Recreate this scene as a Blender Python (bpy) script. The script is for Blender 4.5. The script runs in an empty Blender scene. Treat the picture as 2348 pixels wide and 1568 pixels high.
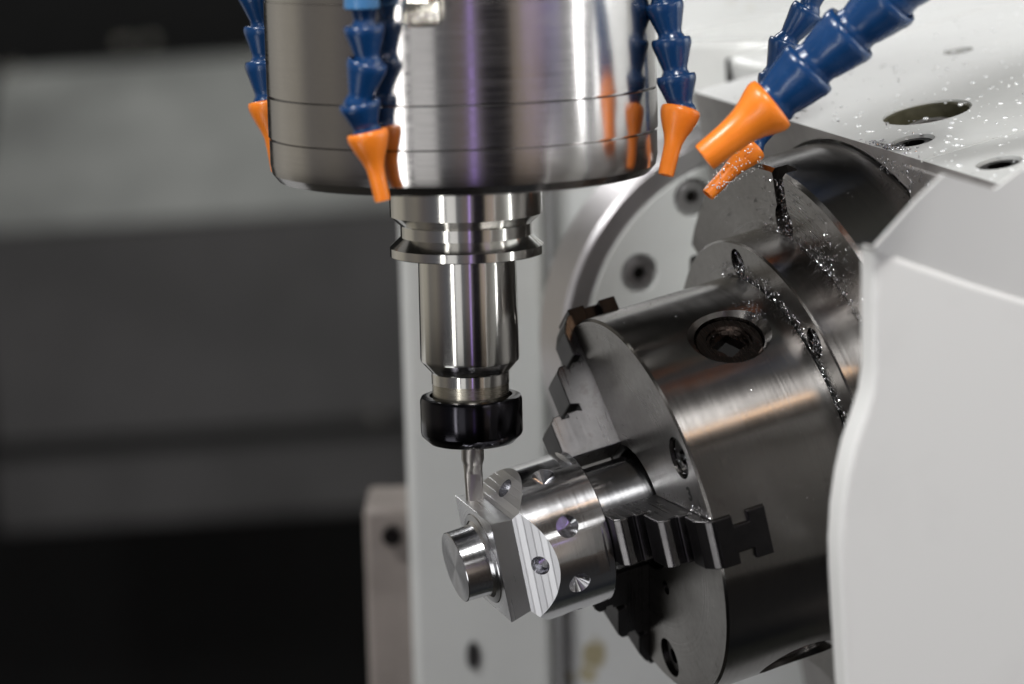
import bpy, bmesh, math, random
from mathutils import Vector, Matrix, Quaternion
random.seed(7)
S = 0.001                                    # everything below is written in millimetres
scn = bpy.context.scene
COL = scn.collection
R_ = math.radians

# ------------------------------------------------------------------ camera
FPX = 100 / 36 * 2347.0
pit, rol = R_(9.5), R_(1.5)
F = Vector((0, math.cos(pit), -math.sin(pit)))
U0 = Vector((0, math.sin(pit), math.cos(pit)))
X0 = Vector((1, 0, 0))
RT = X0 * math.cos(rol) - U0 * math.sin(rol)
UP = U0 * math.cos(rol) + X0 * math.sin(rol)
CAM = -1175 * (F - 0.01496 * RT)

cd = bpy.data.cameras.new('camera')
cam = bpy.data.objects.new('camera', cd)
COL.objects.link(cam)
scn.camera = cam
cam.matrix_world = Matrix(((RT.x, UP.x, -F.x, CAM.x * S), (RT.y, UP.y, -F.y, CAM.y * S), (RT.z, UP.z, -F.z, CAM.z * S), (0, 0, 0, 1)))
cd.lens = 100
cd.sensor_width = 36
cd.clip_start = 0.02
cd.clip_end = 50
cd.dof.use_dof = True
cd.dof.focus_distance = 1.166
cd.dof.aperture_fstop = 4.8
cd.dof.aperture_blades = 9

# ------------------------------------------------------------------ colour management
scn.view_settings.view_transform = 'Standard'
scn.view_settings.look = 'None'
scn.view_settings.gamma = 1
scn.view_settings.exposure = .22
scn.view_settings.use_curve_mapping = False
scn.cycles.sample_clamp_indirect = 4
scn.cycles.caustics_refractive = False
scn.cycles.max_bounces = 8

# ------------------------------------------------------------------ world: the dim workshop round the machine
w = bpy.data.worlds.new('World')
scn.world = w
w.use_nodes = True
nt = w.node_tree
N, L = nt.nodes, nt.links
N.clear()
out = N.new('ShaderNodeOutputWorld')
bg = N.new('ShaderNodeBackground')
tc = N.new('ShaderNodeTexCoord')
sp = N.new('ShaderNodeSeparateXYZ')
L.new(tc.outputs['Generated'], sp.inputs[0])
neg = N.new('ShaderNodeMath'); neg.operation = 'MULTIPLY'; neg.inputs[1].default_value = -1
L.new(sp.outputs['Y'], neg.inputs[0])
at = N.new('ShaderNodeMath'); at.operation = 'ARCTAN2'
L.new(sp.outputs['X'], at.inputs[0]); L.new(neg.outputs[0], at.inputs[1])
mr = N.new('ShaderNodeMapRange')
mr.inputs[1].default_value = -math.pi; mr.inputs[2].default_value = math.pi
L.new(at.outputs[0], mr.inputs[0])
rp = N.new('ShaderNodeValToRGB')
L.new(mr.outputs[0], rp.inputs[0])
stops = [(-180, (.05, .05, .05)), (-150, (.22, .21, .19)), (-132, (.34, .32, .28)), (-112, (.30, .28, .24)), (-100, (.15, .14, .13)),
         (-80, (.17, .155, .135)), (-66, (.10, .09, .09)), (-50, (.08, .08, .09)), (-8, (.12, .12, .13)), (0, (.16, .13, .12)),
         (11, (.13, .12, .11)), (13, (.012, .011, .014)), (28, (.01, .01, .012)), (31, (.24, .20, .165)), (41, (.34, .28, .23)), (48, (.22, .18, .165)),
         (52, (.15, .15, .155)), (64, (.30, .30, .31)), (88, (.35, .36, .37)), (108, (.10, .12, .16)), (125, (.38, .40, .36)), (150, (.30, .31, .29)), (180, (.05, .05, .05))]
els = rp.color_ramp.elements
els[0].position = 0; els[1].position = 1
els[0].color = (*stops[0][1], 1); els[1].color = (*stops[-1][1], 1)
for a, c in stops[1:-1]:
    e = els.new((a + 180) / 360); e.color = (*c, 1)
er = N.new('ShaderNodeValToRGB')
mz = N.new('ShaderNodeMapRange'); mz.inputs[1].default_value = -1; mz.inputs[2].default_value = 1
L.new(sp.outputs['Z'], mz.inputs[0]); L.new(mz.outputs[0], er.inputs[0])
e2 = er.color_ramp.elements
e2[0].position = 0; e2[0].color = (.06, .06, .06, 1)
e2[1].position = 1; e2[1].color = (.30, .30, .30, 1)
for p, v in ((.25, .10), (.36, .25), (.415, 1), (.56, 1), (.68, .30), (.85, .12)):
    e = e2.new(p); e.color = (v, v, v, 1)
mx = N.new('ShaderNodeMix'); mx.data_type = 'RGBA'; mx.blend_type = 'MULTIPLY'; mx.inputs[0].default_value = 1
L.new(rp.outputs[0], mx.inputs[6]); L.new(er.outputs[0], mx.inputs[7])
L.new(mx.outputs[2], bg.inputs[0])
bg.inputs[1].default_value = 1.0
L.new(bg.outputs[0], out.inputs[0])

# ------------------------------------------------------------------ area lights: sources read off the metal reflections, plus added fills
def lamp(name, az, el, dist, wdt, hgt, rad, col=(1, 1, 1), target=(0, 0, 0), spread=180):
    ld = bpy.data.lights.new(name, 'AREA')
    ld.shape = 'RECTANGLE'; ld.size = wdt; ld.size_y = hgt
    ld.energy = rad * math.pi * wdt * hgt
    ld.color = col
    ld.spread = R_(spread)
    o = bpy.data.objects.new(name, ld); COL.objects.link(o)
    t = Vector(target) * S
    dr = Vector((math.sin(R_(az)) * math.cos(R_(el)), -math.cos(R_(az)) * math.cos(R_(el)), math.sin(R_(el))))
    o.location = t + dr * dist
    o.rotation_euler = dr.to_track_quat('Z', 'Y').to_euler()
    return o
lamp('lamp_tube_left', -35, -3, 1.7, .13, 1.0, 6.0, (1, .99, .97))
lamp('lamp_window_left', -21, -3, 1.7, .42, 1.0, .55, (1, .99, .97))
lamp('lamp_tube_right', 71, 5, 1.5, .08, 1.2, 12.0)
lamp('lamp_panel_right', 96, 8, 1.5, .75, 1.1, 2.4, (.97, 1, 1))
lamp('lamp_purple', 6.3, -4, 1.9, .08, 1.0, .95, (.50, .32, 1))
lamp('lamp_chuck_band', 41, 20, 1.6, .9, .18, 2.4, (1, .99, .97), target=(120, 50, -60))
lamp('lamp_chuck_purple', 43, 7, 1.6, .7, .05, 1.5, (.42, .30, 1), target=(120, 50, -60))
lamp('lamp_warm', 47, 49, 1.5, .6, .07, 5.0, (1, .62, .34), target=(120, 50, -60))
lamp('fill_low_left', -52, -30, 1.3, .5, .4, 1.6, target=(30, 0, -90))  # added light, stands in for bounce from below on the near flat
lamp('fill_rear_low', -141, -19, 1.5, .9, .5, .30, target=(40, 30, -80))  # added to brighten the front faces of workpiece and chuck
lamp('lamp_rear', 176, 21, 2.2, 1.4, .12, 1.3, target=(220, 100, 40))
lamp('fill_rear_left', -150, 40, 1.5, .3, .3, 15)  # added to brighten the back of the end cover
lamp('fill_top_left', -60, 50, 1.5, .3, .3, 40)  # added fill, lifts the painted surfaces without showing in the cylinders
lamp('fill_top_front', 6, 50, 1.5, .3, .3, 42, (1, 1, .99))  # second added fill for the painted surfaces

bay = lamp('fill_way_cover', 0, 0, 1, .8, .3, 4.2, (.96, 1, .98))  # added light that only brightens the way cover
bay.location = (-.55, 2.9, .95)
bay.rotation_euler = (Vector((-.55, 2.9, .95)) - Vector((-.45, 4.0, -.05))).to_track_quat('Z', 'Y').to_euler()

# ------------------------------------------------------------------ helpers
def unit(px, py):
    return F + RT * ((px - 1173.5) / FPX) - UP * ((py - 784.0) / FPX)
def pt(px, py, depth):
    return CAM + unit(px, py) * depth
def hit(px, py, org, nrm):
    d = unit(px, py)
    t = (org - CAM).dot(nrm) / d.dot(nrm)
    return CAM + d * t

def tag(o, label=None, cat=None, group=None, kind=None):
    if label: o['label'] = label
    if cat: o['category'] = cat
    if group: o['group'] = group
    if kind: o['kind'] = kind
    return o
def empty(name, mat, label, cat, group=None):
    o = bpy.data.objects.new(name, None); COL.objects.link(o)
    o.empty_display_size = .01
    m = mat.copy(); m.translation = m.translation * S
    o.matrix_world = m
    tag(o, label, cat, group)
    return o
def frame(org, x, y, z):
    return Matrix(((x.x, y.x, z.x, org.x), (x.y, y.y, z.y, org.y), (x.z, y.z, z.z, org.z), (0, 0, 0, 1)))
def finish(name, bm, mat, parent=None, mw=None, bevel=0, segs=2, angle=32, smooth=True):
    me = bpy.data.meshes.new(name)
    bmesh.ops.scale(bm, vec=(S, S, S), verts=bm.verts)
    bmesh.ops.recalc_face_normals(bm, faces=bm.faces)
    bm.to_mesh(me); bm.free()
    if smooth:
        me.polygons.foreach_set('use_smooth', [True] * len(me.polygons))
        me.set_sharp_from_angle(angle=R_(angle))
    o = bpy.data.objects.new(name, me); COL.objects.link(o)
    for m in (mat if isinstance(mat, (list, tuple)) else [mat]):
        me.materials.append(m)
    if parent is not None:
        o.parent = parent
    if mw is not None:
        m = mw.copy(); m.translation = m.translation * S
        if parent is not None: o.matrix_local = m
        else: o.matrix_world = m
    if bevel:
        b = o.modifiers.new('bevel', 'BEVEL'); b.width = bevel * S; b.segments = segs
        b.limit_method = 'ANGLE'; b.angle_limit = R_(35); b.harden_normals = False
        b.use_clamp_overlap = True
    return o
def lathe(prof, seg=128, bm=None, mtx=None, rmod=None):
    bm = bm or bmesh.new()
    rings = []
    for r, z in prof:
        if r <= 1e-6:
            v = bm.verts.new((0, 0, z)); rings.append([v]); continue
        ring = []
        for i in range(seg):
            a = 2 * math.pi * i / seg
            rr = rmod(r, z, i) if rmod else r
            ring.append(bm.verts.new((rr * math.cos(a), rr * math.sin(a), z)))
        rings.append(ring)
    for a, b in zip(rings, rings[1:]):
        if len(a) == 1 and len(b) == 1: continue
        for i in range(seg):
            j = (i + 1) % seg
            if len(a) == 1: bm.faces.new((a[0], b[i], b[j]))
            elif len(b) == 1: bm.faces.new((a[i], a[j], b[0]))
            else: bm.faces.new((a[i], a[j], b[j], b[i]))
    if mtx is not None:
        vs = [v for ring in rings for v in ring]
        bmesh.ops.transform(bm, matrix=mtx, verts=vs)
    return bm
def box(x0, x1, y0, y1, z0, z1, bm=None, mtx=None):
    bm = bm or bmesh.new()
    vs = [bm.verts.new((x, y, z)) for x in (x0, x1) for y in (y0, y1) for z in (z0, z1)]
    for f in ((0, 1, 3, 2), (4, 6, 7, 5), (0, 4, 5, 1), (2, 3, 7, 6), (0, 2, 6, 4), (1, 5, 7, 3)):
        bm.faces.new([vs[i] for i in f])
    if mtx is not None: bmesh.ops.transform(bm, matrix=mtx, verts=vs)
    return bm
def prism(poly, a, b, axis='z', bm=None, mtx=None):
    """extrude a 2D polygon between a and b along an axis; poly gives the other two coordinates in order"""
    bm = bm or bmesh.new()
    def P(p, c):
        return {'z': (p[0], p[1], c), 'y': (p[0], c, p[1]), 'x': (c, p[0], p[1])}[axis]
    A = [bm.verts.new(P(p, a)) for p in poly]
    B = [bm.verts.new(P(p, b)) for p in poly]
    n = len(poly)
    bm.faces.new(A); bm.faces.new(B[::-1])
    for i in range(n):
        bm.faces.new((A[i], A[(i + 1) % n], B[(i + 1) % n], B[i]))
    if mtx is not None: bmesh.ops.transform(bm, matrix=mtx, verts=A + B)
    return bm
def fromto(p, q):
    """matrix whose Z axis runs from p to q, origin p"""
    d = (q - p).normalized()
    return Matrix.Translation(p) @ d.to_track_quat('Z', 'X').to_matrix().to_4x4()
def cut(bm, cutters, op='DIFFERENCE'):
    """boolean the bmesh with a list of bmeshes; returns a new bmesh"""
    def tmp(b):
        me = bpy.data.meshes.new('t'); bmesh.ops.recalc_face_normals(b, faces=b.faces); b.to_mesh(me); b.free()
        o = bpy.data.objects.new('t', me); COL.objects.link(o); return o
    base = tmp(bm)
    cs = [tmp(c) for c in cutters]
    for c in cs:
        m = base.modifiers.new('b', 'BOOLEAN'); m.operation = op; m.solver = 'EXACT'; m.object = c
    dg = bpy.context.evaluated_depsgraph_get(); dg.update()
    me = bpy.data.meshes.new_from_object(base.evaluated_get(dg))
    nb = bmesh.new(); nb.from_mesh(me)
    for o in [base] + cs:
        m = o.data; bpy.data.objects.remove(o); bpy.data.meshes.remove(m)
    bpy.data.meshes.remove(me)
    bmesh.ops.remove_doubles(nb, verts=nb.verts, dist=1e-4)
    return nb

# ------------------------------------------------------------------ materials
def newmat(name):
    m = bpy.data.materials.new(name); m.use_nodes = True
    t = m.node_tree
    b = t.nodes['Principled BSDF']
    return m, t.nodes, t.links, b
def noise(N, L, coord, scale, detail=4, rough=.6, vec=(1, 1, 1)):
    mp = N.new('ShaderNodeMapping'); mp.inputs['Scale'].default_value = vec
    L.new(coord, mp.inputs[0])
    n = N.new('ShaderNodeTexNoise'); n.inputs['Scale'].default_value = scale
    n.inputs['Detail'].default_value = detail; n.inputs['Roughness'].default_value = rough
    L.new(mp.outputs[0], n.inputs['Vector'])
    return n.outputs['Fac']
def ramp(N, L, fac, stops):
    r = N.new('ShaderNodeValToRGB'); L.new(fac, r.inputs[0])
    e = r.color_ramp.elements
    e[0].position = stops[0][0]; e[0].color = (*stops[0][1], 1)
    e[1].position = stops[-1][0]; e[1].color = (*stops[-1][1], 1)
    for p, c in stops[1:-1]:
        x = e.new(p); x.color = (*c, 1)
    return r.outputs[0]
def g(v): return (v, v, v)
def bump(N, L, h, strength, dist, base=None):
    b = N.new('ShaderNodeBump'); b.inputs['Strength'].default_value = strength
    b.inputs['Distance'].default_value = dist * S
    L.new(h, b.inputs['Height'])
    if base is not None: L.new(base, b.inputs['Normal'])
    return b.outputs[0]

def metal(name, col, rough, aniso=0., line=0., line_scale=900, spots=0., grain=0., rvar=.08, axis='Z', radial=False, arot=.25):
    """turned or ground metal; line: fine turning lines stacked along the object's Z; spots: dark stains"""
    m, N, L, b = newmat(name)
    tc = N.new('ShaderNodeTexCoord'); co = tc.outputs['Object']
    b.inputs['Metallic'].default_value = 1
    big = noise(N, L, co, 28, 4)
    lines = noise(N, L, co, line_scale, 3, .7, (.012, .012, 1)) if not radial else None
    if radial:
        sx = N.new('ShaderNodeSeparateXYZ'); L.new(co, sx.inputs[0])
        cx = N.new('ShaderNodeCombineXYZ'); L.new(sx.outputs['X'], cx.inputs[0]); L.new(sx.outputs['Y'], cx.inputs[1])
        ln = N.new('ShaderNodeVectorMath'); ln.operation = 'LENGTH'; L.new(cx.outputs[0], ln.inputs[0])
        c2 = N.new('ShaderNodeCombineXYZ'); L.new(ln.outputs['Value'], c2.inputs[0])
        lines = noise(N, L, c2.outputs[0], line_scale, 3, .7)
    # colour
    fine = noise(N, L, co, 260, 5, .65)
    c = ramp(N, L, fine, [(.30, tuple(x * (1 - .35 * grain) for x in col)), (.62, col)])
    if spots:
        sn = noise(N, L, co, 120, 6, .7)
        msk = ramp(N, L, sn, [(.58, g(0)), (.68, g(1))])
        mk = N.new('ShaderNodeMath'); mk.operation = 'MULTIPLY'; mk.inputs[1].default_value = spots
        L.new(msk, mk.inputs[0])
        mixn = N.new('ShaderNodeMix'); mixn.data_type = 'RGBA'
        L.new(mk.outputs[0], mixn.inputs[0]); L.new(c, mixn.inputs[6]); mixn.inputs[7].default_value = (.09, .08, .07, 1)
        c = mixn.outputs[2]
    L.new(c, b.inputs['Base Color'])
    # roughness
    ad = N.new('ShaderNodeMapRange'); ad.inputs[3].default_value = rough - rvar; ad.inputs[4].default_value = rough + rvar
    mixr = N.new('ShaderNodeMath'); mixr.operation = 'ADD'
    L.new(big, mixr.inputs[0]); L.new(lines, mixr.inputs[1])
    hf = N.new('ShaderNodeMath'); hf.operation = 'MULTIPLY'; hf.inputs[1].default_value = .5
    L.new(mixr.outputs[0], hf.inputs[0])
    ad.inputs[1].default_value = .35; ad.inputs[2].default_value = .65
    L.new(hf.outputs[0], ad.inputs[0]); L.new(ad.outputs[0], b.inputs['Roughness'])
    nrm = None
    if line: nrm = bump(N, L, lines, line, .02)
    if grain:
        nrm = bump(N, L, noise(N, L, co, 1400, 2, .5), grain * .35, .01, nrm)
    if nrm is not None: L.new(nrm, b.inputs['Normal'])
    if aniso:
        tg = N.new('ShaderNodeTangent'); tg.direction_type = 'RADIAL'; tg.axis = axis
        L.new(tg.outputs[0], b.inputs['Tangent'])
        b.inputs['Anisotropic'].default_value = aniso
        b.inputs['Anisotropic Rotation'].default_value = arot
    return m

def paint(name, col, rough=.35, dirt=.15, stain=None, mott=25, coat=0., bmp=.05):
    m, N, L, b = newmat(name)
    tc = N.new('ShaderNodeTexCoord'); co = tc.outputs['Object']
    n = noise(N, L, co, mott, 6, .62)
    c = ramp(N, L, n, [(.30, tuple(x * (1 - dirt) for x in col)), (.60, col)])
    if stain:
        sn = noise(N, L, co, 9, 7, .7)
        f = ramp(N, L, sn, [(.60, g(0)), (.72, g(.8))])
        mixn = N.new('ShaderNodeMix'); mixn.data_type = 'RGBA'
        L.new(f, mixn.inputs[0]); L.new(c, mixn.inputs[6]); mixn.inputs[7].default_value = (*stain, 1)
        c = mixn.outputs[2]
    L.new(c, b.inputs['Base Color'])
    rr = N.new('ShaderNodeMapRange'); rr.inputs[3].default_value = rough * .8; rr.inputs[4].default_value = min(1, rough * 1.25)
    L.new(n, rr.inputs[0]); L.new(rr.outputs[0], b.inputs['Roughness'])
    b.inputs['Coat Weight'].default_value = coat
    L.new(bump(N, L, noise(N, L, co, 300, 3), bmp, .15), b.inputs['Normal'])
    return m
def wall_stain(mat, spots):
    nt = mat.node_tree; N, L = nt.nodes, nt.links
    b = N['Principled BSDF']; src = b.inputs['Base Color'].links[0].from_socket
    tc = N.new('ShaderNodeTexCoord'); co = tc.outputs['Object']
    nz = noise(N, L, co, 70, 5, .65)
    for c, r, col in spots:
        d = N.new('ShaderNodeVectorMath'); d.operation = 'DISTANCE'; L.new(co, d.inputs[0]); d.inputs[1].default_value = c * S
        m = N.new('ShaderNodeMapRange'); m.inputs[1].default_value = 0; m.inputs[2].default_value = r * S; m.inputs[3].default_value = .75; m.inputs[4].default_value = 0
        L.new(d.outputs['Value'], m.inputs[0])
        a = N.new('ShaderNodeMath'); a.operation = 'ADD'; L.new(m.outputs[0], a.inputs[0]); L.new(nz, a.inputs[1])
        f = ramp(N, L, a.outputs[0], [(.80, g(0)), (.98, g(.85))])
        mixn = N.new('ShaderNodeMix'); mixn.data_type = 'RGBA'
        L.new(f, mixn.inputs[0]); L.new(src, mixn.inputs[6]); mixn.inputs[7].default_value = (*col, 1)
        src = mixn.outputs[2]
    L.new(src, b.inputs['Base Color'])
def plastic(name, col, rough=.28, sss=.0):
    m, N, L, b = newmat(name)
    tc = N.new('ShaderNodeTexCoord'); co = tc.outputs['Object']
    n = noise(N, L, co, 90, 5)
    L.new(ramp(N, L, n, [(.3, tuple(x * .88 for x in col)), (.65, col)]), b.inputs['Base Color'])
    rr = N.new('ShaderNodeMapRange'); rr.inputs[3].default_value = rough * .7; rr.inputs[4].default_value = rough * 1.4
    L.new(n, rr.inputs[0]); L.new(rr.outputs[0], b.inputs['Roughness'])
    b.inputs['Subsurface Weight'].default_value = sss
    b.inputs['Subsurface Radius'].default_value = (.004, .002, .001)
    b.inputs['Coat Weight'].default_value = .25; b.inputs['Coat Roughness'].default_value = .12
    L.new(bump(N, L, noise(N, L, co, 120, 2), .08, .3), b.inputs['Normal'])
    return m

M_spindle = metal('turned_steel', (.52, .505, .495), .19, .6, .08, 1500, rvar=.07, grain=.08)
M_holder = metal('polished_holder_steel', (.70, .69, .66), .16, .6, .08, 2500, rvar=.03)
M_thread = metal('ground_thread_steel', (.50, .47, .40), .28, .4, .6, 2600)
M_nut = metal('black_oxide', (.035, .034, .04), .16, .2, .03, 1500, rvar=.04)
M_chuck = metal('ground_chuck_steel', (.25, .238, .228), .22, .85, .03, 1500, spots=.2, grain=.12, rvar=.05)
M_face = metal('chuck_face_steel', (.27, .26, .25), .32, .3, .1, 900, spots=.35, grain=.5, radial=True)
M_jaw = metal('hardened_jaw_steel', (.20, .193, .195), .30, 0, .05, 700, spots=.4, grain=.4)
M_jawdark = metal('dark_jaw_steel', (.045, .043, .045), .40, 0, .05, 700, grain=.5)
M_alu = metal('turned_aluminium', (.76, .76, .78), .18, .6, .14, 1900, rvar=.05, spots=.05)
M_alu_face = metal('faced_aluminium', (.52, .52, .53), .26, .8, .5, 900, radial=True)
M_bossface = metal('faced_boss_aluminium', (.36, .36, .37), .30, .9, .6, 900, radial=True)
M_cone = metal('drilled_aluminium', (.78, .78, .81), .18, 0, 0, 900)
M_tool = metal('carbide', (.40, .38, .36), .34, 0, .1, 1500)
M_nickel = metal('nickel_plating', (.86, .82, .72), .18, 0, 0, 900)
M_dark = metal('dark_hardware_steel', (.03, .028, .026), .35, 0, 0, 900)  # near-black metal for screws and socket bottoms
M_ringmetal = metal('worn_ring_steel', (.55, .53, .54), .35, .3, .1, 900)
M_chip = metal('aluminium_chip', (.62, .62, .64), .2, 0, 0, 900)
M_white = paint('white_machine_paint', (.72, .73, .71), .22, .07, coat=.5)
M_cover = paint('pale_cover_paint', (.78, .78, .765), .5, .10, mott=9, coat=.1)
M_side = paint('grey_side_paint', (.30, .285, .275), .35, .3, mott=40, coat=.3)  # darker grey for the left face of the casting
M_wall = paint('grey_white_column_paint', (.70, .71, .70), .4, .06, stain=(.42, .36, .22))
M_wall2 = paint('column_paint_clean', (.72, .73, .71), .4, .05)
M_beige = paint('beige_bracket_paint', (.32, .28, .255), .5, .3)
M_bgpanel = paint('way_cover_lit', (.52, .525, .50), .38, .55, mott=3)  # lighter copy: the light on the upper sheet is in the paint
M_bgdark = paint('way_cover_shaded', (.125, .122, .122), .5, .4, mott=4)  # darker copy: the shade on the lower sheets is in the paint
M_black = paint('near_black', (.004, .004, .004), .8, .2)
M_seam = paint('dark_seam', (.02, .019, .018), .5, .2)
M_blue = plastic('blue_hose_plastic', (.005, .045, .15), .25)
M_orange = plastic('orange_nozzle_plastic', (1.0, .26, .02), .33, .12)
M_lblue = plastic('light_blue_fitting', (.06, .20, .42), .3)
M_coolant = paint('coolant_residue', (.10, .085, .03), .12, .8, mott=220, coat=1)
M_olive = paint('olive_recess_paint', (.09, .085, .055), .2, .5, mott=80)

def milled(name):
    m, N, L, b = newmat(name)
    tc = N.new('ShaderNodeTexCoord'); co = tc.outputs['Object']
    b.inputs['Metallic'].default_value = 1
    sx = N.new('ShaderNodeSeparateXYZ'); L.new(co, sx.inputs[0])
    # passes of the cutter: sawtooth along the part's axis
    mu = N.new('ShaderNodeMath'); mu.operation = 'MULTIPLY'; mu.inputs[1].default_value = 1000 / 2.2
    L.new(sx.outputs['Z'], mu.inputs[0])
    fr = N.new('ShaderNodeMath'); fr.operation = 'FRACT'; L.new(mu.outputs[0], fr.inputs[0])
    fl = N.new('ShaderNodeMath'); fl.operation = 'FLOOR'; L.new(mu.outputs[0], fl.inputs[0])
    wn = N.new('ShaderNodeTexWhiteNoise'); wn.noise_dimensions = '1D'; L.new(fl.outputs[0], wn.inputs['W'])
    edge = ramp(N, L, fr.outputs[0], [(0, g(1)), (.06, g(1)), (.10, g(0)), (.95, g(.1)), (1, g(1))])
    c = N.new('ShaderNodeMix'); c.data_type = 'RGBA'
    L.new(wn.outputs['Value'], c.inputs[0]); c.inputs[6].default_value = (.62, .62, .64, 1); c.inputs[7].default_value = (.86, .86, .88, 1)
    L.new(c.outputs[2], b.inputs['Base Color'])
    b.inputs['Roughness'].default_value = .38
    n1 = noise(N, L, co, 700, 3, .6, (1, 1, .25))
    L.new(bump(N, L, n1, .25, .05, bump(N, L, edge, .6, .12)), b.inputs['Normal'])
    return m
M_milled = milled('milled_aluminium')

# ================================================================== THE BACKGROUND OF THE MACHINE
def wpanel(name, prof, x0, x1, mat, label, cat, parent=None, bev=3):
    """horizontal fold of sheet: profile in (y, z), extruded along world X"""
    o = finish(name, prism(prof, x0, x1, 'x'), mat, parent, bevel=bev, smooth=False)
    if parent is None: tag(o, label, cat)
    return o
def zy(py, depth, px=500):
    p = pt(px, py, depth); return (p.y, p.z)
xa = pt(-900, 784, 3000).x; xb = pt(1300, 784, 3900).x
def quadp(pts, thick=60):
    """closed strip profile from front points, thickened backwards (y+)"""
    return pts + [(y + thick, z) for y, z in pts[::-1]]
cov = empty('way_cover', Matrix.Translation(pt(500, 784, 3900)), 'big blurred grey telescopic way cover of folded sheet in the dark at the left', 'way cover')
inv = Matrix.Translation(-pt(500, 784, 3900))
def cpanel(name, prof, mat):
    bm = prism(prof, pt(-40, 784, 3900).x, xb, 'x'); bmesh.ops.transform(bm, matrix=inv, verts=bm.verts)
    return finish(name, bm, mat, cov, bevel=4, smooth=False)
cov.rotation_euler = (0, R_(-2.3), 0)
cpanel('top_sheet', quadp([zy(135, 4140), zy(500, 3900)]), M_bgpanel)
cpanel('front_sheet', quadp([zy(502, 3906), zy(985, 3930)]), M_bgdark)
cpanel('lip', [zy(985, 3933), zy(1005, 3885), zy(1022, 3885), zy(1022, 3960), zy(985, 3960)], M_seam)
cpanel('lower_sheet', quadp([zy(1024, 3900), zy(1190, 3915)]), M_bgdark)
for px, py, r in ((308, 92, 6), (372, 90, 6), (54, 142, 7), (855, 968, 6), (590, 160, 4)):
    q = pt(px, py, 3860)
    bm = bmesh.new(); bmesh.ops.create_uvsphere(bm, u_segments=16, v_segments=10, radius=r, matrix=inv @ Matrix.Translation(q))
    finish('glint_bead', bm, M_nickel, cov)  # added nickel bead, gives a blurred bright spot
rear = finish('rear_wall', box(xa - 900, 2400, 3600, 3660, -1800, 1400), M_black)  # near-black colour stands in for the darkness back here
tag(rear, 'rear wall of the machine enclosure, painted black to look unlit', 'wall')

# column
cb = pt(1085, 784, 1500)
ex = pt(922, 784, 1500).x; ex2 = pt(1252, 784, 1500).x
colo = empty('machine_column', Matrix.Translation(Vector((cb.x, cb.y, -500))), 'pale grey vertical machine column right behind the spindle and tool', 'column')
inv2 = Matrix.Translation(-Vector((cb.x, cb.y, -500)))
yy = cb.y
b_ = box(ex, ex2, yy, yy + 300, -700, 135); bmesh.ops.transform(b_, matrix=inv2, verts=b_.verts)
finish('front_plate', b_, M_wall2, colo, bevel=5, segs=3)
b_ = box(ex2 + .5, ex2 + 5, yy + 4, yy + 20, -700, 134); bmesh.ops.transform(b_, matrix=inv2, verts=b_.verts)
finish('joint', b_, paint('joint_grey', (.30, .30, .30), .5), colo)  # mid-grey strip between the two plates
b_ = box(ex2 + 5, ex2 + 900, yy + 12, yy + 300, -700, 136); bmesh.ops.transform(b_, matrix=inv2, verts=b_.verts)
finish('side_plate', b_, M_wall, colo, bevel=5)
wall_stain(M_wall, [(inv2 @ hit(1362, 1500, Vector((0, yy + 12, 0)), Vector((0, 1, 0))), 15, (.34, .28, .13)),
                    (inv2 @ hit(1345, 1545, Vector((0, yy + 12, 0)), Vector((0, 1, 0))), 10, (.40, .34, .18)),
                    (inv2 @ hit(1308, 1555, Vector((0, yy + 12, 0)), Vector((0, 1, 0))), 8, (.45, .40, .28))])
p = pt(1083, 1535, 1500)
finish('plug', lathe([(0, -3), (3.5, -3), (3.5, 2), (0, 2)], 24, mtx=inv2 @ Matrix.Translation((p.x, yy, p.z)) @ Matrix.Rotation(R_(90), 4, 'X') @ Matrix.Diagonal((1, 2.2, 1, 1))), M_seam, colo)
# bracket at the lower left of the column
pb = pt(890, 1360, 1540)
brk = empty('column_bracket', Matrix.Translation(pb), 'beige blurred bracket with one dark screw at the foot of the column', 'bracket')
x0 = pt(838, 1300, 1540).x - pb.x; x1 = pt(948, 1300, 1540).x - pb.x; z1 = pt(890, 1160, 1540).z - pb.z
finish('plate', box(x0, x1, 0, 60, -300, z1), M_beige, brk, bevel=3)
p = pt(900, 1218, 1540) - pb
finish('screw', lathe([(0, 5), (3, 5), (3, 8), (5.2, 8), (5.2, -3), (0, -3)], 32, mtx=Matrix.Translation((p.x, 0, p.z)) @ Matrix.Rotation(R_(90), 4, 'X')), M_dark, brk)

# ================================================================== ROTARY UNIT (chuck axis)
th = R_(16.64)
c15, s15 = math.cos(R_(16.95)), math.sin(R_(16.95))
D = (RT * (math.cos(th) * c15) + UP * (math.cos(th) * s15) + F * math.sin(th)).normalized()
UA = (-RT * s15 + UP * c15).normalized()
NA = D.cross(UA).normalized()
O = pt(1464.7, 1162.7, 1198.3)
CH = frame(O, UA, NA, D)                       # local X: t=0 (up), Y: t=90 (towards the camera), Z: into the machine
def rotz(t): return Matrix.Rotation(R_(t), 4, 'Z')
def radial(t, r, z):
    """matrix at radius r, angle t, height z whose local Z points radially outward and local X along the axis"""
    a = R_(t)
    er = Vector((math.cos(a), math.sin(a), 0)); ez = Vector((0, 0, 1)); et = ez.cross(er)
    return frame(er * r + ez * z, ez, et * 1, er) if ez.cross(et).dot(er) > 0 else frame(er * r + ez * z, ez, -et, er)
def cyl(r0, r1, z0, z1, seg=48, mtx=None):
    return lathe([(0, z0), (r0, z0), (r1, z1), (0, z1)], seg, mtx=mtx)

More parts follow.
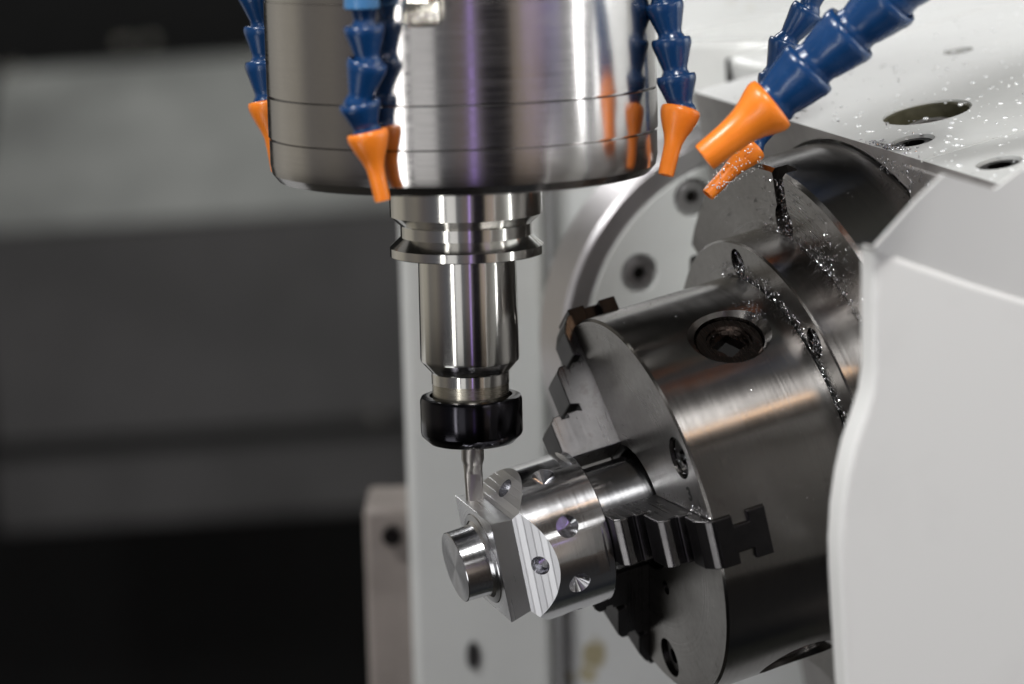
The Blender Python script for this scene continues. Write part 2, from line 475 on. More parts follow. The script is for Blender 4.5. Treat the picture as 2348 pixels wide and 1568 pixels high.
rot = empty('rotary_unit', CH @ Matrix.Translation((0, 0, 120)), 'tilted rotary unit of pale painted casting and stepped steel rings that carries the chuck', 'rotary table')
RI = Matrix.Translation((0, 0, -120))
R2, R3 = 98, 126.6
def rpart(name, bm, mat, **k):
    bmesh.ops.transform(bm, matrix=RI, verts=bm.verts)
    return finish(name, bm, mat, rot, **k)
# ring carrying the chuck, with counterbored bolt pockets
bm = lathe([(60, 66.6), (R2 - .8, 66.6), (R2, 67.4), (R2, 85.3), (60, 85.3), (60, 66.6)], 200)
bm = cut(bm, [cyl(6.5, 6.5, 60, 78, 32, Matrix.Translation((88.5 * math.cos(R_(t)), 88.5 * math.sin(R_(t)), 0))) for t in (13.5, 58.5, -31.5, 103.5)])
for f in bm.faces:
    if f.normal.z < -.9: f.material_index = 1
rpart('mounting_ring', bm, [M_chuck, M_face], angle=25)
bm = lathe([(60, 84.8), (R3 - 1.6, 84.8), (R3, 86.4), (R3, 121), (60, 121), (60, 84.8)], 240)
sl = []
for t in (21.5, 81.5, -38.5, 141.5, 201.5):
    sl.append(box(R2 + 1, 150, -5, 5, 78, 92, mtx=rotz(t)))
    sl.append(cyl(8, 8, 78, 91, 32, mtx=rotz(t) @ Matrix.Translation((R2 + 6, 0, 0))))
bm = cut(bm, sl)
for f in bm.faces:
    if f.normal.z < -.9: f.material_index = 1
rpart('face_ring', bm, [M_chuck, M_face], angle=25)
# housing, local frame turned by 16.2 deg : X=N (top), Y=M (towards camera), Z=axis
HT = 17.2
Hm = rotz(HT)
HF = CH @ Hm
hN = (HF.to_3x3() @ Vector((1, 0, 0))); hM = (HF.to_3x3() @ Vector((0, 1, 0)))
HINV = HF.inverted()
def hloc(v): return HINV @ v
topO = HF @ Vector((130.5, 0, 120))
def ontop(px, py): return hloc(hit(px, py, topO, hN))
bm = box(-240, 130.5, -152, 134, 120.5, 620)
cuts = []
hole = ontop(2125, 257)
sc1 = ontop(2092, 322); sc2 = ontop(2290, 373); sc1.z = max(sc1.z, 130); sc2.z = max(sc2.z, 130); sh1 = ontop(2196, 117); sh2 = ontop(1725, 97)
print('top holes', hole, sc1, sc2, sh1, sh2)
def onm(r, dep, c, seg=48):
    return cyl(r, r, -dep, 5, seg, Matrix.Translation((130.5, c.y, c.z)) @ Matrix.Rotation(R_(90), 4, 'Y'))
cuts.append(onm(19, 9, hole, 64))
for c in (sc1, sc2): cuts.append(onm(9.2, 6, c))
cuts.append(onm(7, 8, sh1)); cuts.append(onm(7, 8, sh2))
cuts.append(cyl(R3 + 1.6, R3 + 1.6, 94, 134, 160, rotz(0)))
seam_y = ontop(2230, 333).y
cuts.append(box(129.7, 133, seam_y - .5, seam_y + .5, 100, 640))
bm = cut(bm, cuts)
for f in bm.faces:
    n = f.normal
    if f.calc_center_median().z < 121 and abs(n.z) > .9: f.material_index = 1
bmesh.ops.transform(bm, matrix=RI @ Hm, verts=bm.verts)
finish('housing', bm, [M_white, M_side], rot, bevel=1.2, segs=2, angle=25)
# front plate let into the casting (second panel right of a joint)
j = hloc(hit(2078, 368, HF @ Vector((0, 0, 120)), D))
bm = box(j.x - 60, j.x - 2, j.y, 133, 118.8, 121)
bmesh.ops.transform(bm, matrix=RI @ Hm, verts=bm.verts)
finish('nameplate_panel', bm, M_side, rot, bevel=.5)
def toppart(name, bm, mat, c, dz=0, parent=rot, **k):
    bmesh.ops.transform(bm, matrix=RI @ Hm @ Matrix.Translation((130.5 + dz, c.y, c.z)) @ Matrix.Rotation(R_(90), 4, 'Y'), verts=bm.verts)
    return finish(name, bm, mat, parent, **k)
toppart('coolant_pool', cyl(18.9, 18.9, -9.5, -8.0, 64), M_coolant, hole)
toppart('recess_wall', lathe([(17.6, -8), (18.98, -8), (18.98, -1.0), (17.9, -1.6), (17.6, -8)], 64), M_olive, hole)  # dark olive sleeve lining the recess
def sock(r, h):
    b = lathe([(0, -h), (r * .55, -h), (r * .55, 0), (r * .92, 0), (r, -.08 * r), (r, -h - 4), (0, -h - 4)], 40)
    return b
toppart('hex_screw', sock(10, 4), M_ringmetal, hole, -5)
for c in (sc1, sc2): toppart('hex_screw', sock(8.6, 4), M_dark, c, -1.2)
for c in (sh1, sh2): toppart('hex_screw', sock(6, 4), M_dark, c, -4)
# rear part of the casting
bm = box(-240, 129.5, -620, -156, 164, 700)
bmesh.ops.transform(bm, matrix=RI @ Hm, verts=bm.verts)
finish('rear_casting', bm, M_white, rot, bevel=3)
bm = box(-240, 120, -1200, -624, 330, 900)
bmesh.ops.transform(bm, matrix=RI @ Hm, verts=bm.verts)
finish('rear_slide', bm, paint('rear_slide_paint', (.40, .40, .37), .4, .3, mott=12), rot, bevel=3)

# front cover in the foreground (cast end cover, chamfered top)
def oncov(px, py, m=186): return hloc(hit(px, py, HF @ Vector((0, m, 0)), hM))
front = [(2004, 567), (2004, 700), (2004, 850), (1996, 905), (1978, 962), (1958, 1020), (1942, 1090), (1931, 1165), (1926, 1250), (1928, 1330), (1933, 1420), (1938, 1500), (1944, 1600), (1956, 1800),
         (2700, 1800), (2700, 760), (2400, 700), (2230, 648), (2110, 606)]
topl = [(2004, 567), (2099, 460), (2163, 400), (2280, 434), (2360, 376), (2700, 300)]
bm = bmesh.new()
fv = [oncov(*p) for p in front]
zmax = 1
A = [bm.verts.new(p) for p in fv]
B = [bm.verts.new(p - Vector((0, 12, 0))) for p in fv]
n = len(A)
bm.faces.new(A); bm.faces.new(B[::-1])
for i in range(n): bm.faces.new((A[i], A[(i + 1) % n], B[(i + 1) % n], B[i]))
cv = empty('end_cover', CH @ Matrix.Translation((0, 150, 200)), 'large pale grey end cover, out of focus in the right foreground', 'cover')
CI = Matrix.Translation((0, -150, -200))
bmesh.ops.transform(bm, matrix=CI @ Hm, verts=bm.verts)
finish('front_shell', bm, M_cover, cv, bevel=2.5, segs=4, angle=40)
# sloping upper facet
bm = bmesh.new()
tf = [oncov(*p, 193) for p in topl]
lo = [oncov(*p, 184.6) for p in [(2006, 584), (2050, 598), (2110, 620), (2230, 662), (2400, 714), (2700, 774)]]
T = [bm.verts.new(p) for p in tf]; Lw = [bm.verts.new(p) for p in lo]
T2 = [bm.verts.new(p - Vector((0, 1.5, 0))) for p in tf]; L2 = [bm.verts.new(p - Vector((0, 20, 0))) for p in lo]
m_ = len(T)
for i in range(m_ - 1):
    bm.faces.new((T[i], T[i + 1], Lw[i + 1], Lw[i])); bm.faces.new((T2[i], L2[i], L2[i + 1], T2[i + 1]))
    bm.faces.new((T[i], T2[i], T2[i + 1], T[i + 1])); bm.faces.new((Lw[i], Lw[i + 1], L2[i + 1], L2[i]))
bm.faces.new((T[0], Lw[0], L2[0], T2[0])); bm.faces.new((T[-1], T2[-1], L2[-1], Lw[-1]))
bmesh.ops.transform(bm, matrix=CI @ Hm, verts=bm.verts)
finish('upper_facet', bm, M_cover, cv, bevel=0, angle=40)
# tilt disc behind
dc = pt(1730, 765, 1400)
DM = frame(dc, UA.cross(hM).cross(hM).normalized() * -1, hM.cross(UA.cross(hM).cross(hM).normalized() * -1).normalized(), hM)
disc = empty('tilt_disc', DM, 'big round grey tilt plate with steel rim and countersunk screws behind the chuck', 'tilt plate')
finish('rim', lathe([(90, -30), (102, -30), (102, -2), (100, 0), (91, 0), (90, -1), (90, -30)], 160), M_ringmetal, disc)
bm = cyl(89.5, 89.5, -30, 1, 160)
spots_ = []
for px, py in ((1585, 451), (1465, 626)):
    q = DM.inverted() @ hit(px, py, dc, hM); spots_.append(q)
print('disc bolts', [(round(q.x), round(q.y), round(q.length)) for q in spots_])
bm = cut(bm, [cyl(9.6, 9.6, -4, 5, 40, Matrix.Translation((q.x, q.y, 0))) for q in spots_])
finish('plate', bm, M_wall2, disc, bevel=.6)
for q in spots_:
    s_ = finish('screw', lathe([(0, -3), (3.6, -3), (3.6, 0), (7.2, 0), (8, -1), (8, -6), (0, -6)], 40, mtx=Matrix.Translation((q.x, q.y, .5))), M_ringmetal, disc)
    finish('socket', cyl(3.4, 3.4, -4, -2, 6, Matrix.Translation((q.x, q.y, .5))), M_dark, s_)

# bright blurred block with slots behind the hoses
bp = pt(1690, 160, 1400)
blk = empty('slotted_block', Matrix.Translation(bp), 'bright blurred white block with two dark painted slots behind the right hoses', 'block')
bm = box(-30, 60, 0, 60, -12, 14)
finish('body', bm, M_white, blk, bevel=3)
for px in (1672, 1722):
    q = pt(px, 158, 1400) - bp
    finish('slot_shade', box(q.x - (1.8 if px < 1700 else 4.5), q.x + (1.8 if px < 1700 else 4.5), -1.5, 3, -6, 6), M_seam, blk, bevel=1)  # solid dark bar, paints in the shade of an open slot

# ================================================================== THE CHUCK
RC = 82.3
chk = empty('three_jaw_chuck', CH, 'large round ground steel three jaw chuck gripping the workpiece', 'chuck')
JT = (-17.0, 102.6, 222.6)
JO = (4, 0, 2)
body = lathe([(27.5, 0), (RC - 1.0, 0), (RC, 1.0), (RC, 65.6), (RC - 2.5, 66.5), (20, 66.5), (20, 40), (27.5, 40), (27.5, 0)], 220)
cuts = []
def tslot(g_):
    return [(-10 - g_, -5), (10 + g_, -5), (10 + g_, 8 + g_), (5.5 + g_, 8 + g_), (5.5 + g_, 15), (10 + g_, 15), (10 + g_, 22.5 + g_), (-10 - g_, 22.5 + g_), (-10 - g_, 15), (-5.5 - g_, 15), (-5.5 - g_, 8 + g_), (-10 - g_, 8 + g_)]
for t in JT:
    cuts.append(prism(tslot(.25), 22.9, 100, 'x', mtx=rotz(t)))
KT = (43.6, 163.6, 283.6)
for t in KT:
    k = radial(t, 0, 40)
    cuts.append(lathe([(0, 66), (14.5, 66), (14.5, RC - 3.2), (18.5, RC + 1), (18.5, RC + 5), (0, RC + 5)], 64, mtx=k))
FH = ((69.5, 74.5), (35.5, 175), (69.5, 196.5), (69.5, 315))
for r, t in FH:
    cuts.append(cyl(8.8 if r > 60 else 3.2, 8.8 if r > 60 else 3.2, -3, 9, 32, Matrix.Translation((r * math.cos(R_(t)), r * math.sin(R_(t)), 0))))
body = cut(body, cuts)
for f in body.faces:
    if f.normal.z < -.9 or f.normal.z > .9: f.material_index = 1
finish('body', body, [M_chuck, M_face], chk, angle=25)
for t in KT:
    k = radial(t, 0, 40)
    plug = lathe([(0, 67), (14.1, 67), (14.1, RC - 5), (13.4, RC - 4.3), (9.6, RC - 4.3), (9.2, RC - 5.4), (8.2, RC - 5.4), (7.6, RC - 7), (0, RC - 5.6)], 64, mtx=k)
    plug = cut(plug, [prism([(-5, -5), (5, -5), (5, 5), (-5, 5)], RC - 11, RC + 2, 'z', mtx=k @ rotz(28))])
    kc = Vector((math.cos(R_(t)), math.sin(R_(t)), 0))
    for f in plug.faces:
        if f.calc_center_median().dot(kc) < RC - 7.2 and f.normal.dot(kc) > .5: f.material_index = 1  # black floor paints in the darkness of the socket
    finish('key_socket', plug, [metal('brown_socket_steel', (.07, .056, .05), .3, 0, .1, 900, grain=.5) if t == 43.6 else bpy.data.materials['brown_socket_steel'], M_black], chk)
for r, t in FH:
    if r < 60: continue
    finish('cap_screw', lathe([(0, 5), (3.4, 5), (3.4, 2.0), (7.4, 2.0), (8.0, 2.6), (8.0, 8.5), (0, 8.5)], 32, mtx=Matrix.Translation((r * math.cos(R_(t)), r * math.sin(R_(t)), 0))), M_dark, chk)
# jaws : profile in (r, z)
prof = [(22.7, 2), (22.7, -22), (25, -25.5), (39.5, -25.5), (42, -23.4), (42, -20), (40.2, -20), (40.2, -17), (42, -17), (42, -12.5), (41.4, -10.8), (44.0, -10.8), (45.2, -14.5), (60, -14.5),
        (62.4, -12.6), (62.4, -9.4), (60.6, -9.4), (60.6, -6.4), (62.4, -6.4), (62.4, -3), (61.8, -1.4), (64.4, -1.4), (65.4, -4.6), (76, -4.6), (RC - 1.5, -2.2), (RC + .8, -.5), (RC + .8, 2)]
for i, t in enumerate(JT):
    jw = bpy.data.objects.new('jaw', None)
    up = prism([(r + JO[i], z) for r, z in prof], -10, 10, 'y')
    for f in up.faces: f.material_index = 0
    # front faces, groove floors and outer ends get the darker steel
    bm = up
    bmesh.ops.recalc_face_normals(bm, faces=bm.faces)
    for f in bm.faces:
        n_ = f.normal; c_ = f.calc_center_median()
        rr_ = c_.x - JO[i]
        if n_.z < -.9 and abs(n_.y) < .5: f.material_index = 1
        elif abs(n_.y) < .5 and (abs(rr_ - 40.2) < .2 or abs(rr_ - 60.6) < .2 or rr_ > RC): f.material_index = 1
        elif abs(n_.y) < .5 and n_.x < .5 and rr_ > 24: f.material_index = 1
    bmesh.ops.transform(bm, matrix=rotz(t), verts=bm.verts)
    jo = finish('jaw', bm, [M_jaw, M_jawdark], chk, bevel=.5, segs=2, smooth=False)
    base = prism([(y, z) for y, z in tslot(0)][0:12], 23.2, RC + 1.6 + JO[i] * 1.4, 'x')
    for v in base.verts:
        if v.co.z < 0: v.co.z = .5
    bmesh.ops.transform(base, matrix=rotz(t), verts=base.verts)
    finish('slide', base, M_jawdark, jo, bevel=.4, smooth=False)
# numeral stamped beside the near jaw
fc = bpy.data.curves.new('numeral', 'FONT'); fc.body = '3'; fc.size = 8 * S; fc.extrude = .15 * S; fc.offset = .18 * S; fc.align_x = 'CENTER'; fc.align_y = 'CENTER'
to = bpy.data.objects.new('stamped_numeral', fc); COL.objects.link(to)
dg = bpy.context.evaluated_depsgraph_get()
tm = bpy.data.meshes.new_from_object(to.evaluated_get(dg)); bpy.data.objects.remove(to)
num = bpy.data.objects.new('stamped_numeral', tm); COL.objects.link(num)
tm.materials.append(M_black); num.parent = chk
nt_ = hit(1581, 1134, O, D); nl = CH.inverted() @ nt_
zx = Vector((0, 0, -1))
yv = (Vector((nl.x, nl.y, 0))).normalized() * -1
yv = Vector((1, 0, 0)); xv = yv.cross(zx)
mm = frame(Vector((nl.x, nl.y, -.05)), xv, yv, zx); mm.translation = mm.translation * S
num.matrix_local = mm

# ================================================================== THE WORKPIECE
wk = empty('machined_workpiece', CH @ Matrix.Translation((0, 0, -25.6)), 'bright machined aluminium part with boss, square flange and conical drill points held in the chuck', 'workpiece')
WI = Matrix.Translation((0, 0, 25.6))
def wpart(name, bm, mat, **k):
    bmesh.ops.transform(bm, matrix=WI, verts=bm.verts)
    return finish(name, bm, mat, wk, **k)
RW = 32.7
bm = lathe([(0, -62), (RW, -62), (RW, -26.1), (RW - .5, -25.6), (0, -25.6)], 160)
SQ = 18
pyr = []
for k in range(4):
    pyr.append(prism([(20.6 - 20, -82), (20.6 + 40, -22), (20.6 + 40, -122)], -60, 60, 'y', mtx=rotz(SQ + 90 * k)))
bm = cut(bm, pyr)
cuts = []
DT = tuple(38 + 45 * k for k in range(8))
for t in DT:
    cuts.append(lathe([(0, RW - 5.0), (4.7, RW - .4), (4.7, RW + 2), (0, RW + 2)], 72, mtx=radial(t, 0, -42.3)))
holes = []
for k in range(4):
    t = SQ + 90 * k
    a = R_(t)
    er = Vector((math.cos(a), math.sin(a), 0)); nrm = (er - Vector((0, 0, 1))).normalized()
    c = er * 26.6 + Vector((0, 0, -56.0))
    m = Matrix.Translation(c) @ nrm.to_track_quat('Z', 'X').to_matrix().to_4x4()
    cuts.append(lathe([(0, -9), (4.1, -6.5), (4.1, 6), (0, 6)], 40, mtx=m))
    cuts.append(box(RW - 1.6, RW + 4, -10.2, 10.2, -33, -28.5, mtx=rotz(t)))
bm = cut(bm, cuts)
for f in bm.faces:
    n_, c_ = f.normal, f.calc_center_median()
    rr = math.hypot(c_.x, c_.y)
    if -.8 < n_.z < -.6 and c_.z < -49 and rr > 21.4 and abs(math.cos(4 * (math.atan2(n_.y, n_.x) - R_(SQ))) - 1) < .004: f.material_index = 1
    elif rr < RW - .3 and abs(n_.z) < .9 and -47.2 < c_.z < -37.2: f.material_index = 2
    elif (n_.z < -.9 or n_.z > .9) and (c_.z < -61 or c_.z > -26): f.material_index = 3
    elif rr < RW - 2: f.material_index = 2
drb = wpart('drilled_body', bm, [M_alu, M_milled, M_cone, M_alu_face], angle=22)
for f in drb.data.polygons:
    if f.material_index in (1, 2, 3): f.use_smooth = False
# square flange
bm = bmesh.new()
rings = []
for z, ap in ((-71.5, 22.0), (-61.9, 20.4)):
    rings.append([bm.verts.new((ap * math.sqrt(2) * math.cos(R_(SQ + 45 + 90 * i)), ap * math.sqrt(2) * math.sin(R_(SQ + 45 + 90 * i)), z)) for i in range(4)])
bm.faces.new(rings[0]); bm.faces.new(rings[1][::-1])
for i in range(4): bm.faces.new((rings[0][i], rings[0][(i + 1) % 4], rings[1][(i + 1) % 4], rings[1][i]))
bmesh.ops.recalc_face_normals(bm, faces=bm.faces)
for f in bm.faces:
    if f.normal.z < -.9: f.material_index = 1
M_flside = metal('side_milled_aluminium', (.60, .60, .61), .30, 0, .5, 900)
wpart('square_flange', bm, [M_flside, M_alu_face], bevel=.25, smooth=False)
o = wpart('boss', lathe([(0, -84), (14.6, -84), (14.9, -83.7), (15.1, -75.5), (15.3, -73.6), (16.6, -72.4), (19, -71.9), (19.4, -71.45), (0, -71.4)], 128), [M_alu], angle=30)
o.data.materials.append(M_bossface)
for f in o.data.polygons:
    if abs(f.normal.z) > .9: f.material_index = 1
wpart('stub', lathe([(0, -26), (22.5, -26), (22.5, 6), (0, 6)], 128), M_alu)

# ================================================================== SPINDLE
def zz(py): return (784 - py) / 5.50
RS = 79.3
spn = empty('spindle_nose', Matrix.Translation((0, 0, zz(405))), 'wide polished steel spindle nose cylinder hanging from the top of the picture', 'spindle')
SI = Matrix.Translation((0, 0, -zz(405)))
def spart(name, prof, mat=M_spindle, seg=256, **k):
    bm = lathe(prof, seg, mtx=SI); return finish(name, bm, mat, spn, **k)
z0, zg2, zg1, zg0 = zz(405), zz(304), zz(210), zz(0)
spart('end_cap', [(30, z0 + 2), (RS - 7, z0), (RS - 3.5, z0 + .9), (RS - 1, z0 + 4), (RS - .3, z0 + 8), (RS - .3, zg2 - .5), (RS - .7, zg2 - .25), (RS - 1, zg2), (30, zg2), (30, z0 + 2)], angle=25)
spart('clamp_ring', [(30, zg2), (RS - 1.4, zg2), (RS - 1.4, zg2 + .5), (RS, zg2 + .6), (RS, zg1 - .5), (RS - .4, zg1 - .1), (30, zg1), (30, zg2)])
spart('sleeve', [(30, zg1), (RS - 1.4, zg1), (RS - 1.4, zg1 + .5), (RS, zg1 + .6), (RS, zg0 - .2), (RS - .5, zg0 - .1), (RS - .5, zg0 + .3), (RS, zg0 + .5), (RS, zg0 + 140), (30, zg0 + 140), (30, zg1)])
spart('gap_seal', [(40, z0 + .2), (52, z0 + .2), (52, z0 + 4), (40, z0 + 4), (40, z0 + .2)], M_seam, 96)

# tool holder
thd = empty('tool_holder', Matrix.Translation((0, 0, zz(590))), 'shiny steel tool holder with grooved flange and black collet nut under the spindle', 'tool holder')
TI = Matrix.Translation((0, 0, -zz(590)))
def tpart(name, prof, mat, seg=160, parent=thd, **k):
    return finish(name, lathe(prof, seg, mtx=TI), mat, parent, **k)
a, b, c, d_, e, f_ = zz(400), zz(492), zz(512), zz(538), zz(559), zz(582)
tpart('flange', [(10, a), (31.3, a), (31.3, b + .4), (30.9, b), (27, c), (27, d_), (31.2, e), (31.6, e - .4), (31.6, f_ + .3), (31.2, f_), (10, f_), (10, a)], M_holder, angle=20)
tpart('shank_body', [(10, f_ + .5), (19.9, f_ + .5), (20.2, zz(605)), (20.5, zz(818)), (20.3, zz(824)), (16.3, zz(849)), (16.1, zz(852)), (16.1, zz(876)), (10, zz(876)), (10, f_ + .5)], M_holder, angle=20)
tpart('thread_collar', [(8, zz(876)), (15.9, zz(876)), (15.9, zz(930)), (8, zz(930)), (8, zz(876))], M_thread)
zn = zz(905); zb = zz(1014)
tpart('collet_nut', [(16.6, zn - 3), (17.2, zn), (19.2, zn), (20.6, zn - .5), (21.2, zn - 1.8), (21.2, zb + 4.5), (20.8, zb + 3.2), (17.5, zb), (16.8, zb - .2), (6, zb), (6, zb + 6), (16.6, zn - 3)], M_nut, angle=30)
# end mill
em = empty('end_mill', Matrix.Translation((0, 0, zz(1160))), 'slim grey end mill cutting the top side of the square flange', 'end mill')
zt = zz(1164)
def flute(z0_, z1_, R, core, seg=72, rings=70, lead=38):
    bm = bmesh.new(); rs = []
    for k in range(rings + 1):
        z = z0_ + (z1_ - z0_) * k / rings
        fade = min(1, max(0, (z1_ - z) / 4.0))
        ring = []
        for i in range(seg):
            a = 2 * math.pi * i / seg
            ph = (3 * (a + 2 * math.pi * z / lead)) % (2 * math.pi)
            s = ph / (2 * math.pi)
            gq = 0 if s < .18 else math.sin((s - .18) / .82 * math.pi) ** .8
            r = R - (R - core) * gq * fade
            ring.append(bm.verts.new((r * math.cos(a), r * math.sin(a), z)))
        rs.append(ring)
    for p_, q_ in zip(rs, rs[1:]):
        for i in range(seg):
            bm.faces.new((p_[i], p_[(i + 1) % seg], q_[(i + 1) % seg], q_[i]))
    bm.faces.new(rs[0]); bm.faces.new(rs[-1][::-1])
    return bm
bm = flute(zt, zz(1066), 4.1, 3.2, lead=240); bmesh.ops.transform(bm, matrix=Matrix.Translation((0, 0, -zz(1160))), verts=bm.verts)
finish('cutting_flutes', bm, M_tool, em, angle=40)
bm = lathe([(0, zz(1066)), (4.1, zz(1066)), (4.7, zz(1056)), (4.7, zz(1005)), (0, zz(1005))], 64, mtx=Matrix.Translation((0, 0, -zz(1160))))
finish('shank', bm, M_tool, em)

# ================================================================== COOLANT HOSES
def seg_mesh(R, Ln, nk=0.):
    pr = [(.60 * R, .40 * Ln), (.72 * R, .16 * Ln), (.84 * R, .0), (.90 * R, -.03 * Ln), (.96 * R, -.02 * Ln), (1.0 * R, .05 * Ln), (1.0 * R, .14 * Ln),
          (.95 * R, .24 * Ln), ((.84 + nk * .5) * R, .42 * Ln), ((.74 + nk * .8) * R, .60 * Ln), ((.67 + nk) * R, .72 * Ln), ((.625 + nk) * R, .80 * Ln), ((.625 + nk) * R, .87 * Ln), ((.70 + nk * .7) * R, .95 * Ln),
          (.75 * R, 1.04 * Ln), (.74 * R, 1.14 * Ln), (.62 * R, 1.24 * Ln), (.45 * R, 1.28 * Ln), (.42 * R, .6 * Ln), (.60 * R, .40 * Ln)]
    return pr
def noz_mesh(R, Ln, r1):
    pr = [(.60 * R, .20 * Ln), (.80 * R, .03 * Ln), (.88 * R, -.01 * Ln), (.96 * R, 0), (1.0 * R, .04 * Ln), (.99 * R, .09 * Ln), (.90 * R, .18 * Ln), (.74 * R, .30 * Ln)]
    rr = .74 * R
    pr += [((rr + r1 * 1.12) / 2 * .98, .40 * Ln), (r1 * 1.14, .52 * Ln), (r1 * 1.06, .66 * Ln), (r1 * 1.0, .97 * Ln), (r1 * .95, 1.0 * Ln), (r1 * .72, 1.0 * Ln), (r1 * .68, .96 * Ln), (r1 * .66, .6 * Ln), (.60 * R, .20 * Ln)]
    return pr
def hose(pix, tip, label, nk=0.):
    """pix: rim centres (px, py, depth, radius px) from source to nozzle rim; tip: (px,py,depth,radius px)"""
    P = [pt(x, y, d) for x, y, d, r in pix]
    Rr = [r * d / FPX for x, y, d, r in pix]
    Tp = pt(*tip[:3]); rt = tip[3] * tip[2] / FPX
    root = empty('coolant_hose', Matrix.Translation(P[0]), label, 'coolant hose', 'jointed blue coolant hoses around the spindle')
    I = Matrix.Translation(-P[0])
    for i in range(len(P) - 1):
        Ln = (P[i + 1] - P[i]).length
        finish('segment', lathe(seg_mesh(Rr[i], Ln, nk), 56, mtx=I @ fromto(P[i], P[i + 1])), M_blue, root, angle=60)
    Ln = (Tp - P[-1]).length
    finish('nozzle', lathe(noz_mesh(Rr[-1], Ln, rt), 64, mtx=I @ fromto(P[-1], Tp)), M_orange, root, angle=60)
    return root, I, P
hose([(572, -115, 1205, 44), (586, -24, 1210, 45), (604, 62, 1215, 46), (607, 143, 1217, 46), (614, 232, 1218, 47)], (640, 392, 1220, 19),
     'blue jointed hose half hidden behind the left edge of the spindle')
h2, I2, P2 = hose([(834, -22, 1068, 40), (834, 60, 1070, 47), (842, 143, 1073, 47), (823, 236, 1077, 48), (841, 303, 1080, 48)], (877, 460, 1084, 18.5),
     'blue jointed hose in front of the spindle with its orange nozzle pointing straight down')
finish('fitting', lathe([(0, -30), (6.8, -30), (6.8, 11.5), (6.2, 12), (0, 12)], 48, mtx=I2 @ Matrix.Translation(pt(832, 95, 1070) + Vector((0, 0, 0))) @ Matrix.Translation((0, 0, 24)) @ Matrix.Rotation(math.pi, 4, 'X') @ Matrix.Translation((0, 0, -0))), M_lblue, h2)
hose([(1508, -72, 1125, 43), (1521, 8, 1127, 45), (1538, 90, 1128, 46), (1549, 174, 1129, 46), (1561, 250, 1130, 46)], (1526, 402, 1128, 18.5),
     'blue jointed hose just right of the spindle with a narrow orange nozzle')
hose([(2150, -100, 1085, 74), (2047, -6, 1092, 74), (1952, 74, 1100, 74), (1857, 154, 1106, 73), (1770, 236, 1110, 68)], (1614, 362, 1112, 35),
     'thick blue hose coming in from the top right with a fat orange nozzle', .12)
hose([(1880, -60, 1190, 38), (1853, 24, 1192, 40), (1802, 96, 1194, 40), (1775, 172, 1196, 38), (1768, 258, 1196, 36), (1726, 336, 1194, 36)], (1622, 447, 1190, 16.5),
     'thin blue hose behind the thick one, its orange nozzle wet with droplets')

# knurled fitting
kp = pt(963, 30, 1061)
kf = empty('knurled_fitting', Matrix.Translation(kp), 'small knurled nickel fitting in front of the spindle at the top edge', 'fitting')
def kn(r, z, i): return r * (1 + (.02 if i % 4 < 2 else -.02)) if r > 6 else r
finish('knob', lathe([(0, -5.0), (5.2, -5), (6.5, -4.2), (6.7, -3.6), (6.7, 4), (6.0, 5), (0, 5)], 192, rmod=kn), M_nickel, kf, angle=50)
finish('stem', lathe([(0, 4.9), (4.2, 4.9), (4.2, 40), (0, 40)], 48), M_nickel, kf)

# ================================================================== CHIPS AND DROPLETS
def chip(bm, c, n, size, stand=.5):
    """one curled shaving at c, roughly lying on a surface of normal n"""
    rad = size * random.uniform(.5, 1.3)
    arc = random.uniform(.8, 3.6); k = random.choice((4, 5, 6)); wd = random.uniform(.12, .34) * min(1, size)
    q = n.to_track_quat('Z', 'X') @ Quaternion((0, 0, 1), random.uniform(0, 6.28)) @ Quaternion((1, 0, 0), random.gauss(0, 1.1) * stand)
    pitch = random.uniform(-.3, .5) * size
    prev = None
    for i in range(k + 1):
        a = arc * (i / k - .5)
        p = Vector((rad * math.sin(a), rad * (1 - math.cos(a)) - rad * .3, pitch * i / k))
        pts = [c + n * (.25 * size) + q @ (p + Vector(o)) for o in ((0, 0, wd), (0, .05, -wd), (0, .1, 0))]
        vs = [bm.verts.new(x) for x in pts]
        if prev:
            for j in range(3): bm.faces.new((prev[j], prev[(j + 1) % 3], vs[(j + 1) % 3], vs[j]))
        else: bm.faces.new(vs)
        prev = vs
    bm.faces.new(prev[::-1])
bm = bmesh.new()
def cp(r, t, z): return CH @ Vector((r * math.cos(R_(t)), r * math.sin(R_(t)), z))
def crad(t): return (UA * math.cos(R_(t)) + NA * math.sin(R_(t)))
nd = -D
for i in range(520):                                 # heap in the corner of chuck and ring
    t = random.uniform(0, 96); wgt = random.random() ** 2.2
    chip(bm, cp(RC + .4 + wgt * 6, t, 66.2), nd, random.uniform(.3, .9))
for i in range(420):                                 # on the face ring corner
    t = random.gauss(42, 17); wgt = random.random() ** 2.6
    chip(bm, cp(R2 + .6 + wgt * 24, t, 84.5), nd, random.uniform(.3, 1.1))
for t0 in (13.5, 58.5):
    for i in range(120):
        a = random.uniform(0, 6.28); r = 5.6 * math.sqrt(random.random())
        chip(bm, cp(88.5, t0, 68.5) + (UA * math.cos(a) + NA * math.sin(a)) * r, nd, random.uniform(.5, 1.2), 1)
for i in range(110):
    chip(bm, cp(R2 + random.uniform(0, 24), 21.5 + random.uniform(-1.9, 1.9), 86.5), nd, random.uniform(.5, 1.1), 1)
for i in range(90):                                  # near the key socket
    a = random.gauss(0, 1); b2 = random.gauss(0, 1)
    chip(bm, cp(RC + .1, 43.6 - 6 + 4 * a, 55 + 3 * b2), crad(40), random.uniform(.3, .7))
for i in range(70):                                  # in the face screws and beside the near jaw
    a = random.uniform(0, 6.28); r = 7.8 * math.sqrt(random.random())
    chip(bm, cp(69.5, 74.5, 1.6) + (UA * math.cos(a) + NA * math.sin(a)) * r, nd, random.uniform(.3, .6))
